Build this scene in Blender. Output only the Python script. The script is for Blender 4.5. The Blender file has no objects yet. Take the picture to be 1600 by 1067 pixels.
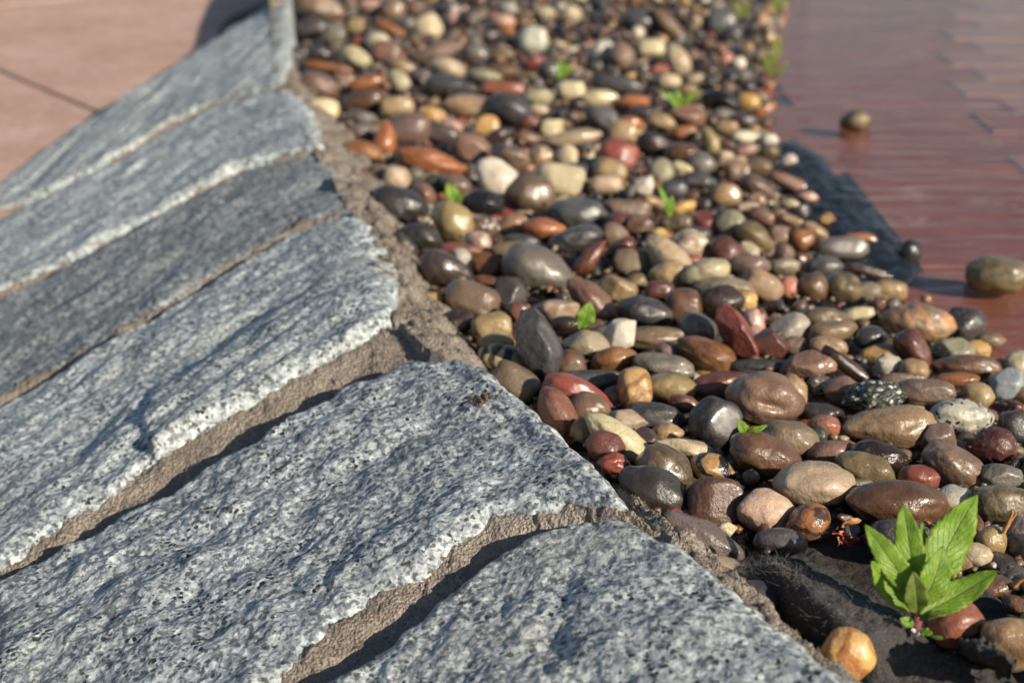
import bpy, math, random
import numpy as np

# ------------------------------------------------------------------ camera, sky, sun, exposure
SC = bpy.context.scene
COL = SC.collection
FPX = 2400.0                       # focal length in pixels of a 1600 px wide frame
CAM_H = 0.36
ALPHA = math.atan(933 / 2400)      # downward pitch
CA, SA = math.cos(ALPHA), math.sin(ALPHA)
CAM = np.array([0.0, 0.0, CAM_H])
RT = np.array([1.0, 0, 0]); FW = np.array([0, CA, -SA]); UP = np.array([0, SA, CA])

cd = bpy.data.cameras.new('camera')
cam = bpy.data.objects.new('camera', cd)
COL.objects.link(cam)
cd.sensor_width = 36.0
cd.lens = 36.0 * FPX / 1600
cd.clip_start = 0.02
cd.clip_end = 500
cam.location = CAM
cam.rotation_euler = (math.pi / 2 - ALPHA, 0, 0)
cd.dof.use_dof = True
cd.dof.focus_distance = 0.72
cd.dof.aperture_fstop = cd.lens / 6.6     # 6.6 mm wide iris
cd.dof.aperture_blades = 7
SC.camera = cam

SUN_AZ, SUN_EL = math.radians(131), math.radians(26)     # azimuth clockwise from +Y
sun_dir = np.array([math.sin(SUN_AZ) * math.cos(SUN_EL), math.cos(SUN_AZ) * math.cos(SUN_EL), math.sin(SUN_EL)])
wd = bpy.data.worlds.new('World'); SC.world = wd; wd.use_nodes = True
wn = wd.node_tree.nodes; wl = wd.node_tree.links
sky = wn.new('ShaderNodeTexSky'); sky.sky_type = 'NISHITA'; sky.sun_disc = False
sky.sun_elevation = SUN_EL; sky.sun_rotation = SUN_AZ
sky.air_density = 1.0; sky.dust_density = 0.6; sky.ozone_density = 1.5
wl.new(sky.outputs[0], wn['Background'].inputs[0]); wn['Background'].inputs[1].default_value = 0.072
sl = bpy.data.lights.new('sun', 'SUN'); sl.energy = 5.0; sl.angle = math.radians(0.5); sl.color = (1.0, 0.88, 0.72)
so = bpy.data.objects.new('sun', sl); COL.objects.link(so)
from mathutils import Vector, Matrix
so.rotation_euler = Vector(sun_dir).to_track_quat('Z', 'Y').to_euler()
so.location = (2, -2, 3)
SC.view_settings.view_transform = 'Standard'; SC.view_settings.look = 'None'
SC.view_settings.gamma = 1; SC.view_settings.use_curve_mapping = False
SC.view_settings.exposure = 0.40
SC.cycles.max_bounces = 8; SC.cycles.transparent_max_bounces = 12
SC.cycles.use_denoising = True

RNG = np.random.default_rng(11)
random.seed(5)

# ------------------------------------------------------------------ helpers
def ray(x, y): return FW + RT * ((x - 800) / FPX) - UP * ((y - 533.5) / FPX)
def onz(x, y, z):
    d = ray(x, y); return CAM + d * ((z - CAM_H) / d[2])
def at_depth(x, y, dep): return CAM + ray(x, y) * dep
def proj(P):
    q = np.asarray(P) - CAM; w = q @ FW
    return 800 + FPX * (q @ RT) / w, 533.5 - FPX * (q @ UP) / w
def lin(c):
    c = np.array(c[:3]) / 255.0
    return np.where(c <= .04045, c / 12.92, ((c + .055) / 1.055) ** 2.4)

_perm = RNG.permutation(256); _perm = np.concatenate([_perm, _perm, _perm])
_grad = RNG.normal(size=(256, 3)); _grad /= np.linalg.norm(_grad, axis=1)[:, None]
def perlin(p):
    p = np.asarray(p, float); i = np.floor(p).astype(int); f = p - i; i &= 255
    u = f * f * f * (f * (f * 6 - 15) + 10)
    out = 0
    for dx in (0, 1):
        for dy in (0, 1):
            for dz in (0, 1):
                h = _perm[_perm[_perm[(i[..., 0] + dx) & 255] + ((i[..., 1] + dy) & 255)] + ((i[..., 2] + dz) & 255)]
                g = _grad[h]
                w = (u[..., 0] if dx else 1 - u[..., 0]) * (u[..., 1] if dy else 1 - u[..., 1]) * (u[..., 2] if dz else 1 - u[..., 2])
                out = out + w * (g[..., 0] * (f[..., 0] - dx) + g[..., 1] * (f[..., 1] - dy) + g[..., 2] * (f[..., 2] - dz))
    return out * 1.6
def fbm(p, octv=4, gain=.5):
    s = 0; a = 1.0; p = np.asarray(p, float)
    for k in range(octv):
        s = s + a * perlin(p * 2 ** k + 17.3 * k); a *= gain
    return s
def sstep(a, b, x):
    t = np.clip((x - a) / (b - a), 0, 1); return t * t * (3 - 2 * t)

def mesh_obj(name, V, Fc, mat, parent=None, smooth=True):
    me = bpy.data.meshes.new(name)
    V = np.asarray(V, float)
    me.from_pydata(V.tolist(), [], [tuple(int(k) for k in q) for q in Fc])
    if smooth: me.polygons.foreach_set('use_smooth', [True] * len(me.polygons))
    me.materials.append(mat)
    o = bpy.data.objects.new(name, me); COL.objects.link(o)
    if parent is not None: o.parent = parent
    return o
def tag(o, label=None, cat=None, group=None, kind=None):
    if label: o['label'] = label
    if cat: o['category'] = cat
    if group: o['group'] = group
    if kind: o['kind'] = kind
    return o
def empty(name, loc=(0, 0, 0)):
    o = bpy.data.objects.new(name, None); o.empty_display_size = .02; COL.objects.link(o); o.location = loc
    return o
def grid_faces(n, m, off=0):
    return [(off + i * m + j, off + i * m + j + 1, off + (i + 1) * m + j + 1, off + (i + 1) * m + j) for i in range(n - 1) for j in range(m - 1)]
def grid_skirt(V, n, m, down):
    """adds a skirt along the rim of an n x m grid, moved by `down` (vector or array per vertex)"""
    rim = [(0, j) for j in range(m)] + [(i, m - 1) for i in range(1, n)] + [(n - 1, j) for j in range(m - 2, -1, -1)] + [(i, 0) for i in range(n - 2, 0, -1)]
    idx = [i * m + j for i, j in rim]
    base = len(V)
    W = np.vstack([V, V[idx] + down])
    Fc = []
    k = len(idx)
    for a in range(k):
        b = (a + 1) % k
        Fc.append((idx[b], idx[a], base + a, base + b))
    return W, Fc
def chaikin(P, it=2):
    P = np.asarray(P, float)
    for _ in range(it):
        Q = [P[0]]
        for a, b in zip(P[:-1], P[1:]): Q += [a * .75 + b * .25, a * .25 + b * .75]
        Q.append(P[-1]); P = np.array(Q)
    return P
def resample(P, n):
    P = np.asarray(P, float); s = np.concatenate([[0], np.cumsum(np.linalg.norm(np.diff(P, axis=0), axis=1))])
    t = np.linspace(0, s[-1], n)
    return np.stack([np.interp(t, s, P[:, k]) for k in range(P.shape[1])], 1)

# ------------------------------------------------------------------ materials
class NT:
    def __init__(self, name):
        self.m = bpy.data.materials.new(name); self.m.use_nodes = True
        self.t = self.m.node_tree; self.t.nodes.clear()
        self.out = self.n('ShaderNodeOutputMaterial')
    def n(self, typ, **kw):
        nd = self.t.nodes.new(typ)
        for k, v in kw.items(): setattr(nd, k, v)
        return nd
    def l(self, a, b): self.t.links.new(a, b)
    def val(self, sock, v):
        if hasattr(v, 'is_output') or isinstance(v, bpy.types.NodeSocket): self.l(v, sock)
        else: sock.default_value = v
    def math(self, op, a, b=0.0, c=None):
        nd = self.n('ShaderNodeMath', operation=op); self.val(nd.inputs[0], a); self.val(nd.inputs[1], b)
        if c is not None: self.val(nd.inputs[2], c)
        return nd.outputs[0]
    def mix(self, f, a, b, mode='MIX'):
        nd = self.n('ShaderNodeMix', data_type='RGBA', blend_type=mode)
        self.val(nd.inputs[0], f); self.val(nd.inputs[6], a); self.val(nd.inputs[7], b); return nd.outputs[2]
    def noise(self, vec, scale, detail=4, rough=.55, dist=0.0):
        nd = self.n('ShaderNodeTexNoise'); self.l(vec, nd.inputs['Vector'])
        nd.inputs['Scale'].default_value = scale; nd.inputs['Detail'].default_value = detail
        nd.inputs['Roughness'].default_value = rough; nd.inputs['Distortion'].default_value = dist
        return nd.outputs[0]
    def vor(self, vec, scale, feature='F1', out='Distance', rnd=1.0):
        nd = self.n('ShaderNodeTexVoronoi', feature=feature); self.l(vec, nd.inputs['Vector'])
        nd.inputs['Scale'].default_value = scale; nd.inputs['Randomness'].default_value = rnd
        return nd.outputs[out]
    def ramp(self, f, stops, interp='LINEAR'):
        nd = self.n('ShaderNodeValToRGB'); nd.color_ramp.interpolation = interp
        e = nd.color_ramp.elements
        while len(e) < len(stops): e.new(.5)
        for k, (p, c) in enumerate(stops):
            e[k].position = p; e[k].color = (c, c, c, 1) if isinstance(c, (int, float)) else (*c, 1)
        self.val(nd.inputs[0], f); return nd.outputs[0]
    def attr(self, name, out, typ='OBJECT'):
        nd = self.n('ShaderNodeAttribute', attribute_name=name, attribute_type=typ); return nd.outputs[out]
    def bump(self, h, dist, strength=1.0, normal=None):
        nd = self.n('ShaderNodeBump'); nd.inputs['Distance'].default_value = dist; nd.inputs['Strength'].default_value = strength
        self.l(h, nd.inputs['Height'])
        if normal is not None: self.l(normal, nd.inputs['Normal'])
        return nd.outputs[0]
    def pbr(self, **kw):
        nd = self.n('ShaderNodeBsdfPrincipled')
        for k, v in kw.items():
            k = k.replace('_', ' ')
            if isinstance(v, tuple) and len(v) == 3: v = (*v, 1)
            self.val(nd.inputs[k], v)
        self.l(nd.outputs[0], self.out.inputs[0]); return nd
    def coord(self, which='Object'): return self.n('ShaderNodeTexCoord').outputs[which]
    def vmap(self, vec, scale=(1, 1, 1), rot=(0, 0, 0), loc=(0, 0, 0)):
        nd = self.n('ShaderNodeMapping'); self.l(vec, nd.inputs[0])
        nd.inputs['Scale'].default_value = scale; nd.inputs['Rotation'].default_value = rot; nd.inputs['Location'].default_value = loc
        return nd.outputs[0]

def granite_material():
    t = NT('granite'); pos = t.coord('Object')
    tint = t.attr('tint', 'Color')
    warp = t.n('ShaderNodeVectorMath', operation='MULTIPLY_ADD')
    nz = t.n('ShaderNodeTexNoise'); nz.inputs['Scale'].default_value = 260; nz.inputs['Detail'].default_value = 3; t.l(pos, nz.inputs['Vector'])
    t.l(nz.outputs['Color'], warp.inputs[0]); warp.inputs[1].default_value = (.004,) * 3; t.l(pos, warp.inputs[2])
    wv = warp.outputs[0]
    cell = t.vor(wv, 460, out='Color'); sep = t.n('ShaderNodeSeparateColor'); t.l(cell, sep.inputs[0])
    c1 = sep.outputs[0]
    base = t.ramp(c1, [(0, (.15, .16, .17)), (.3, (.30, .31, .325)), (.6, (.45, .455, .46)), (1, (.58, .575, .56))])
    wh = t.noise(wv, 270, 4, .6)
    base = t.mix(t.ramp(wh, [(.50, 0.0), (.60, .9)]), base, (.76, .75, .72, 1))
    dk = t.noise(t.vmap(wv, loc=(3, 1, 2)), 250, 4, .62)
    base = t.mix(t.ramp(dk, [(.53, 0.0), (.62, .85)]), base, (.065, .073, .085, 1))
    # black mica flecks
    fl = t.vor(wv, 340, out='Color'); s2 = t.n('ShaderNodeSeparateColor'); t.l(fl, s2.inputs[0])
    fd = t.vor(wv, 340)
    fm = t.math('MULTIPLY', t.math('GREATER_THAN', s2.outputs[1], .66), t.math('LESS_THAN', fd, .44))
    fn = t.ramp(t.noise(pos, 40, 3, .6), [(.40, .35), (.60, 1.0)])
    base = t.mix(t.math('MULTIPLY', fm, fn), base, (.015, .017, .02, 1))
    big = t.noise(pos, 24, 4, .6)
    base = t.mix(1.0, base, t.ramp(big, [(.3, .74), (.7, 1.18)]), 'MULTIPLY')
    # rust / buff stain
    st = t.ramp(t.noise(pos, 14, 5, .6), [(.55, 0.0), (.75, .35)])
    base = t.mix(st, base, (.56, .52, .42, 1))
    base = t.mix(1.0, base, tint, 'MULTIPLY')
    base = t.mix(1.0, base, (.80, .865, .87, 1), 'MULTIPLY')
    h = t.math('ADD', t.math('MULTIPLY', t.noise(pos, 330, 5, .62), 1.0), t.math('MULTIPLY', t.noise(pos, 90, 4, .6), 1.2))
    h = t.math('SUBTRACT', h, t.math('MULTIPLY', fm, .25))
    t.pbr(Base_Color=base, Roughness=t.ramp(c1, [(0, .42), (1, .75)]), Normal=t.bump(h, .0011, .8))
    return t.m

def mortar_material():
    t = NT('mortar'); pos = t.coord('Object')
    n1 = t.noise(pos, 35, 6, .6); n2 = t.vor(pos, 700, out='Color'); s = t.n('ShaderNodeSeparateColor'); t.l(n2, s.inputs[0])
    c = t.ramp(n1, [(.3, (.23, .19, .15)), (.55, (.36, .305, .245)), (.75, (.46, .40, .33))])
    c = t.mix(t.ramp(s.outputs[0], [(0, .55), (.25, 0.0), (.85, 0.0), (1, .5)]), c, t.ramp(s.outputs[1], [(.4, (.09, .075, .06)), (.6, (.6, .55, .47))]))
    h = t.math('ADD', t.noise(pos, 420, 5, .7), t.math('MULTIPLY', t.vor(pos, 620), .7))
    h = t.math('ADD', h, t.math('MULTIPLY', t.noise(pos, 110, 4, .6), 1.1))
    t.pbr(Base_Color=c, Roughness=.92, Normal=t.bump(h, .003, 1.0))
    return t.m

def pebble_material(name, typ):
    t = NT(name); pos = t.coord('Object')
    tint = t.attr('tint', 'Color', typ)
    if typ == 'OBJECT':
        tint2 = t.attr('tint2', 'Color'); pat = t.attr('pattern', 'Vector')
        sp = t.n('ShaderNodeSeparateXYZ'); t.l(pat, sp.inputs[0]); mott, speck, band = sp.outputs
        rough = t.attr('gloss', 'Fac')
        rnd = t.n('ShaderNodeObjectInfo').outputs['Random']
        cm = t.n('ShaderNodeCombineXYZ'); t.l(t.math('MULTIPLY', rnd, 3.7), cm.inputs[0]); t.l(t.math('MULTIPLY', rnd, 9.1), cm.inputs[1])
        ad = t.n('ShaderNodeVectorMath', operation='ADD'); t.l(pos, ad.inputs[0]); t.l(cm.outputs[0], ad.inputs[1]); pos = ad.outputs[0]
    else:
        tint2 = t.mix(.5, tint, (.10, .085, .07, 1)); mott, speck, band, rough = .5, .1, 0.0, .32
    n1 = t.noise(pos, 75, 6, .6, .6)
    c = t.mix(t.math('MULTIPLY', t.ramp(n1, [(.44, 0.0), (.60, 1.0)]), mott), tint, tint2)
    wv = t.n('ShaderNodeTexWave', wave_type='BANDS', bands_direction='DIAGONAL'); t.l(pos, wv.inputs['Vector'])
    wv.inputs['Scale'].default_value = 45; wv.inputs['Distortion'].default_value = 7; wv.inputs['Detail'].default_value = 3; wv.inputs['Detail Scale'].default_value = 1.4
    c = t.mix(t.math('MULTIPLY', t.ramp(wv.outputs['Fac'], [(.52, 0.0), (.72, 1.0)]), band), c, tint2)
    # very soft tone drift and fine grain
    c = t.mix(1.0, c, t.ramp(t.noise(pos, 28, 3, .5), [(.25, .72), (.75, 1.22)]), 'MULTIPLY')
    c = t.mix(1.0, c, t.ramp(t.noise(pos, 900, 3, .7), [(.3, .80), (.7, 1.16)]), 'MULTIPLY')
    vc = t.vor(pos, 520, out='Color'); s = t.n('ShaderNodeSeparateColor'); t.l(vc, s.inputs[0])
    sm = t.math('MULTIPLY', t.ramp(s.outputs[0], [(.70, 0.0), (.80, 1.0)]), speck)
    c = t.mix(sm, c, t.ramp(s.outputs[1], [(.45, (.03, .03, .03)), (.55, (.50, .47, .42))]))
    rg = t.math('ADD', rough, t.math('MULTIPLY', t.math('SUBTRACT', t.noise(pos, 120, 4, .6), .5), .30))
    rg = t.math('MAXIMUM', rg, .10)
    h = t.math('ADD', t.math('MULTIPLY', t.noise(pos, 130, 5, .55), 1.0), t.math('MULTIPLY', t.noise(pos, 700, 4, .6), .30))
    h = t.math('ADD', h, t.math('MULTIPLY', sm, -.25))
    t.pbr(Base_Color=c, Roughness=rg, Specular_IOR_Level=.5, Coat_Weight=.22, Coat_Roughness=.16, Normal=t.bump(h, .0016, .8))
    return t.m

def simple(name, col, rough=.6, nscale=100, namt=.3, bump=.001, **kw):
    t = NT(name); pos = t.coord('Object'); n = t.noise(pos, nscale, 5, .6)
    c = t.mix(1.0, (*col, 1), t.ramp(n, [(.3, 1 - namt), (.7, 1 + namt)]), 'MULTIPLY')
    t.pbr(Base_Color=c, Roughness=rough, Normal=t.bump(n, bump, .8), **kw)
    return t.m

def leaf_material(name, green, young):
    t = NT(name); uv = t.n('ShaderNodeUVMap').outputs[0]; s = t.n('ShaderNodeSeparateXYZ'); t.l(uv, s.inputs[0])
    pos = t.coord('Object')
    x = t.math('ABSOLUTE', t.math('SUBTRACT', s.outputs[0], .5)); y = s.outputs[1]
    mid = t.ramp(x, [(.012, 1.0), (.05, 0.0)])
    ph = t.math('FRACT', t.math('SUBTRACT', t.math('MULTIPLY', y, 9.0), t.math('MULTIPLY', x, 7.0)))
    vein = t.ramp(t.math('ABSOLUTE', t.math('SUBTRACT', ph, .5)), [(.02, 1.0), (.10, 0.0)])
    n = t.noise(pos, 160, 5, .6)
    c = t.mix(t.ramp(n, [(.35, 0.0), (.7, 1.0)]), (*green, 1), (*young, 1))
    c = t.mix(t.math('MULTIPLY', vein, .28), c, tuple(np.array(young) * 1.5) + (1,))
    c = t.mix(t.math('MULTIPLY', mid, .6), c, (.42, .52, .20, 1))
    edge = t.ramp(x, [(.46, 0.0), (.5, .55)])
    c = t.mix(edge, c, (.32, .22, .06, 1))
    h = t.math('ADD', t.math('MULTIPLY', vein, -.6), t.math('MULTIPLY', t.noise(pos, 500, 4, .6), .8))
    h = t.math('SUBTRACT', h, t.math('MULTIPLY', mid, .8))
    nb = t.bump(h, .0008, .8)
    p = t.pbr(Base_Color=c, Roughness=.42, Specular_IOR_Level=.45, Normal=nb)
    tr = t.n('ShaderNodeBsdfTranslucent'); t.l(t.mix(1.0, c, (1.15, 1.2, .55, 1), 'MULTIPLY'), tr.inputs[0])
    mx = t.n('ShaderNodeMixShader'); mx.inputs[0].default_value = .45
    t.l(p.outputs[0], mx.inputs[1]); t.l(tr.outputs[0], mx.inputs[2]); t.l(mx.outputs[0], t.out.inputs[0])
    return t.m

def water_material():
    t = NT('water'); pos = t.coord('Object')
    rip = t.noise(t.vmap(pos, (11, 48, 1)), 1.0, 3, .5, .4)
    rip2 = t.noise(t.vmap(pos, (45, 130, 1)), 1.0, 2, .5)
    h = t.math('ADD', rip, t.math('MULTIPLY', rip2, .25))
    nb = t.bump(h, .0042, .6)
    lw = t.n('ShaderNodeLayerWeight'); lw.inputs[0].default_value = .5; t.l(nb, lw.inputs['Normal'])     # Schlick, the same from both sides
    fr = t.math('MULTIPLY_ADD', t.math('POWER', lw.outputs['Facing'], 5.0), .9, .02)
    gl = t.n('ShaderNodeBsdfGlossy'); gl.inputs['Roughness'].default_value = .03; t.l(nb, gl.inputs['Normal'])
    tp = t.n('ShaderNodeBsdfTransparent'); tp.inputs[0].default_value = (.93, .92, .88, 1)
    mx = t.n('ShaderNodeMixShader'); t.l(fr, mx.inputs[0]); t.l(tp.outputs[0], mx.inputs[1]); t.l(gl.outputs[0], mx.inputs[2])
    t.l(mx.outputs[0], t.out.inputs[0]); return t.m

def paving_material(name, c0, c1, c2, rough):
    t = NT(name); pos = t.coord('Object')
    n1 = t.noise(pos, 9, 6, .6); n2 = t.noise(pos, 60, 5, .65)
    c = t.ramp(n1, [(.3, c0), (.52, c1), (.72, c2)])
    c = t.mix(1.0, c, t.ramp(n2, [(.25, .78), (.75, 1.2)]), 'MULTIPLY')
    sp = t.vor(pos, 26, out='Color'); s = t.n('ShaderNodeSeparateColor'); t.l(sp, s.inputs[0])
    c = t.mix(t.math('MULTIPLY', t.ramp(s.outputs[0], [(.93, 0.0), (.97, .35)]), t.ramp(n2, [(.45, 0.0), (.6, 1.0)])), c, (.55, .46, .40, 1))
    t.pbr(Base_Color=c, Roughness=rough, Normal=t.bump(t.noise(pos, 300, 5, .7), .0015, .8))
    return t.m

M = dict(
    granite=granite_material(), mortar=mortar_material(),
    pebble=pebble_material('pebble_stone', 'OBJECT'), fill=pebble_material('pebble_stone_mass', 'GEOMETRY'),
    leaf=leaf_material('leaf_green', (.17, .33, .03), (.36, .53, .07)),
    leaf_old=leaf_material('leaf_olive', (.12, .19, .03), (.26, .33, .06)),
    leaf_far=leaf_material('leaf_yellow_green', (.17, .20, .03), (.28, .30, .05)),
    stem=simple('stem_purple', (.22, .07, .08), .4, 300, .4, .0004),
    red_stem=simple('stem_red', (.34, .05, .035), .45, 300, .4, .0004),
    dry=simple('dry_orange', (.42, .19, .07), .6, 300, .4, .0004),
    white_root=simple('root_white', (.7, .66, .62), .5, 300, .1, .0003),
    membrane=simple('membrane_black', (.034, .032, .031), .8, 500, .5, .0012),
    membrane_wet=simple('membrane_wet', (.014, .017, .022), .34, 60, .4, .004),
    fibre=simple('membrane_fibre', (.15, .135, .118), .6, 300, .5, .0001),
    water=water_material(),
    bed=simple('bed_silt', (.030, .024, .019), .8, 160, .6, .004),
    paving_left=paving_material('paving_pink', (.44, .275, .21), (.52, .34, .27), (.58, .42, .35), .85),
    paving_right=paving_material('paving_red', (.22, .062, .033), (.28, .088, .048), (.34, .12, .074), .5),
    joint_sand=simple('joint_sand', (.17, .115, .09), .9, 200, .3, .002),
    paving_grey=paving_material('paving_grey', (.24, .20, .20), (.34, .30, .29), (.44, .41, .39), .35),
    paving_pale=paving_material('paving_banded', (.32, .13, .085), (.38, .18, .13), (.45, .28, .23), .4),
)

# ------------------------------------------------------------------ the lie of the land
ZR = 0.045                                      # top edge of the granite border
TH = math.tan(math.radians(18))
RIDGE_PX = [(448, -60), (440, 0), (437, 60), (440, 130), (490, 225), (548, 326), (612, 450), (735, 556), (860, 668), (990, 800), (1130, 925), (1310, 1067), (1450, 1180), (1700, 1370)]
RIDGE = np.array([onz(x, y, ZR)[:2] for x, y in RIDGE_PX])
def ridge_dist(P):
    """signed plan distance to the ridge line, positive on the pebble (right) side"""
    P = np.atleast_2d(P)[:, :2]; best = np.full(len(P), 1e9); sg = np.zeros(len(P))
    for a, b in zip(RIDGE[:-1], RIDGE[1:]):
        d = b - a; t = np.clip(((P - a) @ d) / (d @ d), 0, 1); q = a + t[:, None] * d
        r = np.linalg.norm(P - q, axis=1); cr = d[0] * (P[:, 1] - a[1]) - d[1] * (P[:, 0] - a[0])
        k = r < best; best[k] = r[k]; sg[k] = np.sign(cr[k])
    return best * sg                            # ridge runs towards the camera: right side is positive
def slope_hit(x, y):
    d = ray(x, y); ks = np.linspace(.12, 3.2, 900); P = CAM + ks[:, None] * d
    g = P[:, 2] - (ZR - TH * np.maximum(0, -ridge_dist(P)))
    s = np.where((g[:-1] > 0) & (g[1:] <= 0))[0]
    if len(s) == 0:
        i = int(np.argmin(np.abs(g))); return P[i]
    i = s[0]; w = g[i] / (g[i] - g[i + 1]); return P[i] * (1 - w) + P[i + 1] * w
WATER_PX = [(1262, -60), (1250, 10), (1222, 60), (1218, 140), (1235, 225), (1300, 320), (1400, 425), (1490, 480), (1600, 560), (1800, 690), (2300, 980)]
WL = np.array([onz(x, y, 0)[:2] for x, y in WATER_PX])
def water_side(P):
    P = np.atleast_2d(P)[:, :2]; best = np.full(len(P), 1e9); sg = np.zeros(len(P))
    for a, b in zip(WL[:-1], WL[1:]):
        d = b - a; t = np.clip(((P - a) @ d) / (d @ d), 0, 1); q = a + t[:, None] * d
        r = np.linalg.norm(P - q, axis=1); cr = d[0] * (P[:, 1] - a[1]) - d[1] * (P[:, 0] - a[0])
        k = r < best; best[k] = r[k]; sg[k] = np.sign(cr[k])
    return best * sg
def bed_height(P):
    return 0.004 + 0.020 * sstep(-.01, .17, -water_side(P))
Z_PAVE_L = -0.048
Z_PAVE_R = -0.012

# ground sheet (pink paving level), pavers built where they can be seen
ground = mesh_obj('ground', [(-80, -80, Z_PAVE_L - .003), (80, -80, Z_PAVE_L - .003), (80, 80, Z_PAVE_L - .003), (-80, 80, Z_PAVE_L - .003)], [(0, 1, 2, 3)], M['joint_sand'])
tag(ground, kind='structure')
def slab_box(name, poly, z0, z1, mat, parent, bev=.004):
    poly = np.array(poly, float); c = poly.mean(0)
    inn = c + (poly - c) * (1 - bev / np.linalg.norm(poly - c, axis=1).mean() * 1.4)
    n = len(poly)
    V = [(*p, z0) for p in poly] + [(*p, z1 - bev) for p in poly] + [(*p, z1) for p in inn]
    Fc = [tuple(2 * n + k for k in range(n))]
    for k in range(n):
        b = (k + 1) % n
        Fc += [(k, b, n + b, n + k), (n + k, n + b, 2 * n + b, 2 * n + k)]
    return mesh_obj(name, V, Fc, mat, parent, smooth=False)
# the joint seen at the upper left fixes the paver lattice
ja, jb = onz(-10, 106, Z_PAVE_L)[:2], onz(75, 142, Z_PAVE_L)[:2]
ju = (jb - ja) / np.linalg.norm(jb - ja); jv = np.array([-ju[1], ju[0]])
LP = 1.6
for i in range(-3, 4):
    for k in range(-4, 4):
        o0 = jb + ju * .9 + ju * (LP * (i - 1)) + jv * (LP * k) + ju * (LP * .1 * (k % 2))
        g = .004
        poly = [o0 + ju * g + jv * g, o0 + ju * (LP - g) + jv * g, o0 + ju * (LP - g) + jv * (LP - g), o0 + ju * g + jv * (LP - g)]
        c = np.mean(poly, 0)
        if -1.5 < c[1] < 6 and c[0] < 1.2:
            slab_box('paver', poly, Z_PAVE_L - .03, Z_PAVE_L, M['paving_left'], ground, .0015)

# ------------------------------------------------------------------ stone border: granite slabs + mortar
border = empty('stone_border', tuple(np.append(RIDGE[7], 0)))
tag(border, 'curved sloping border of grey granite slabs laid side by side in mortar', 'stone border')
def edge3d(px, n):
    P = chaikin(np.array([slope_hit(x, y) for x, y in px]), 2)
    return resample(P, n)
SLABS = [
 # far edge, near edge (pixels, from the ridge outwards), tint, relief, streak, label
 ([(1000, 808), (912, 806), (781, 847), (710, 900), (612, 986), (507, 1060), (300, 1210), (60, 1400)], [(1450, 1172), (1300, 1230), (1000, 1420), (800, 1560), (560, 1760)], (1.0, 1.0, 1.0), 1.0, 0.0, 'nearest granite slab with coarse black and white speckle'),
 ([(737, 558), (660, 555), (560, 595), (470, 640), (400, 690), (300, 745), (200, 795), (100, 850), (0, 904), (-22, 915)], [(985, 792), (905, 782), (856, 791), (762, 809), (687, 862), (612, 907), (522, 978), (440, 1050), (250, 1190), (-30, 1390)], (.97, .98, 1.0), 1.25, .15, 'broad lumpy granite slab ending in a point at the pebbles'),
 ([(550, 332), (460, 360), (380, 408), (290, 460), (200, 515), (100, 575), (0, 628), (-30, 645)], [(607, 492), (560, 520), (480, 565), (400, 610), (300, 665), (215, 725), (120, 795), (0, 868), (-30, 886)], (1.03, 1.05, 1.06), 1.0, .5, 'granite slab with a bright broken ledge along its lower edge'),
 ([(480, 232), (400, 255), (330, 288), (230, 342), (120, 400), (0, 460), (-30, 475)], [(540, 320), (450, 347), (380, 392), (290, 445), (200, 500), (100, 560), (0, 610), (-30, 626)], (.70, .70, .70), 1.0, .35, 'darkest grey granite slab'),
 ([(445, 135), (380, 150), (300, 180), (200, 240), (100, 295), (0, 338), (-30, 350)], [(488, 222), (400, 245), (330, 275), (230, 330), (120, 390), (0, 445), (-30, 460)], (1.10, 1.12, 1.12), .9, .5, 'blue-grey granite slab next to the farthest one'),
 ([(442, -30), (379, 8), (230, 100), (86, 184), (0, 268), (-24, 290)], [(434, 128), (380, 141), (300, 165), (200, 225), (100, 285), (0, 322), (-30, 334)], (1.12, 1.12, 1.10), .8, .4, 'farthest granite slab in front of the pink paving'),
]
edges = []
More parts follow.
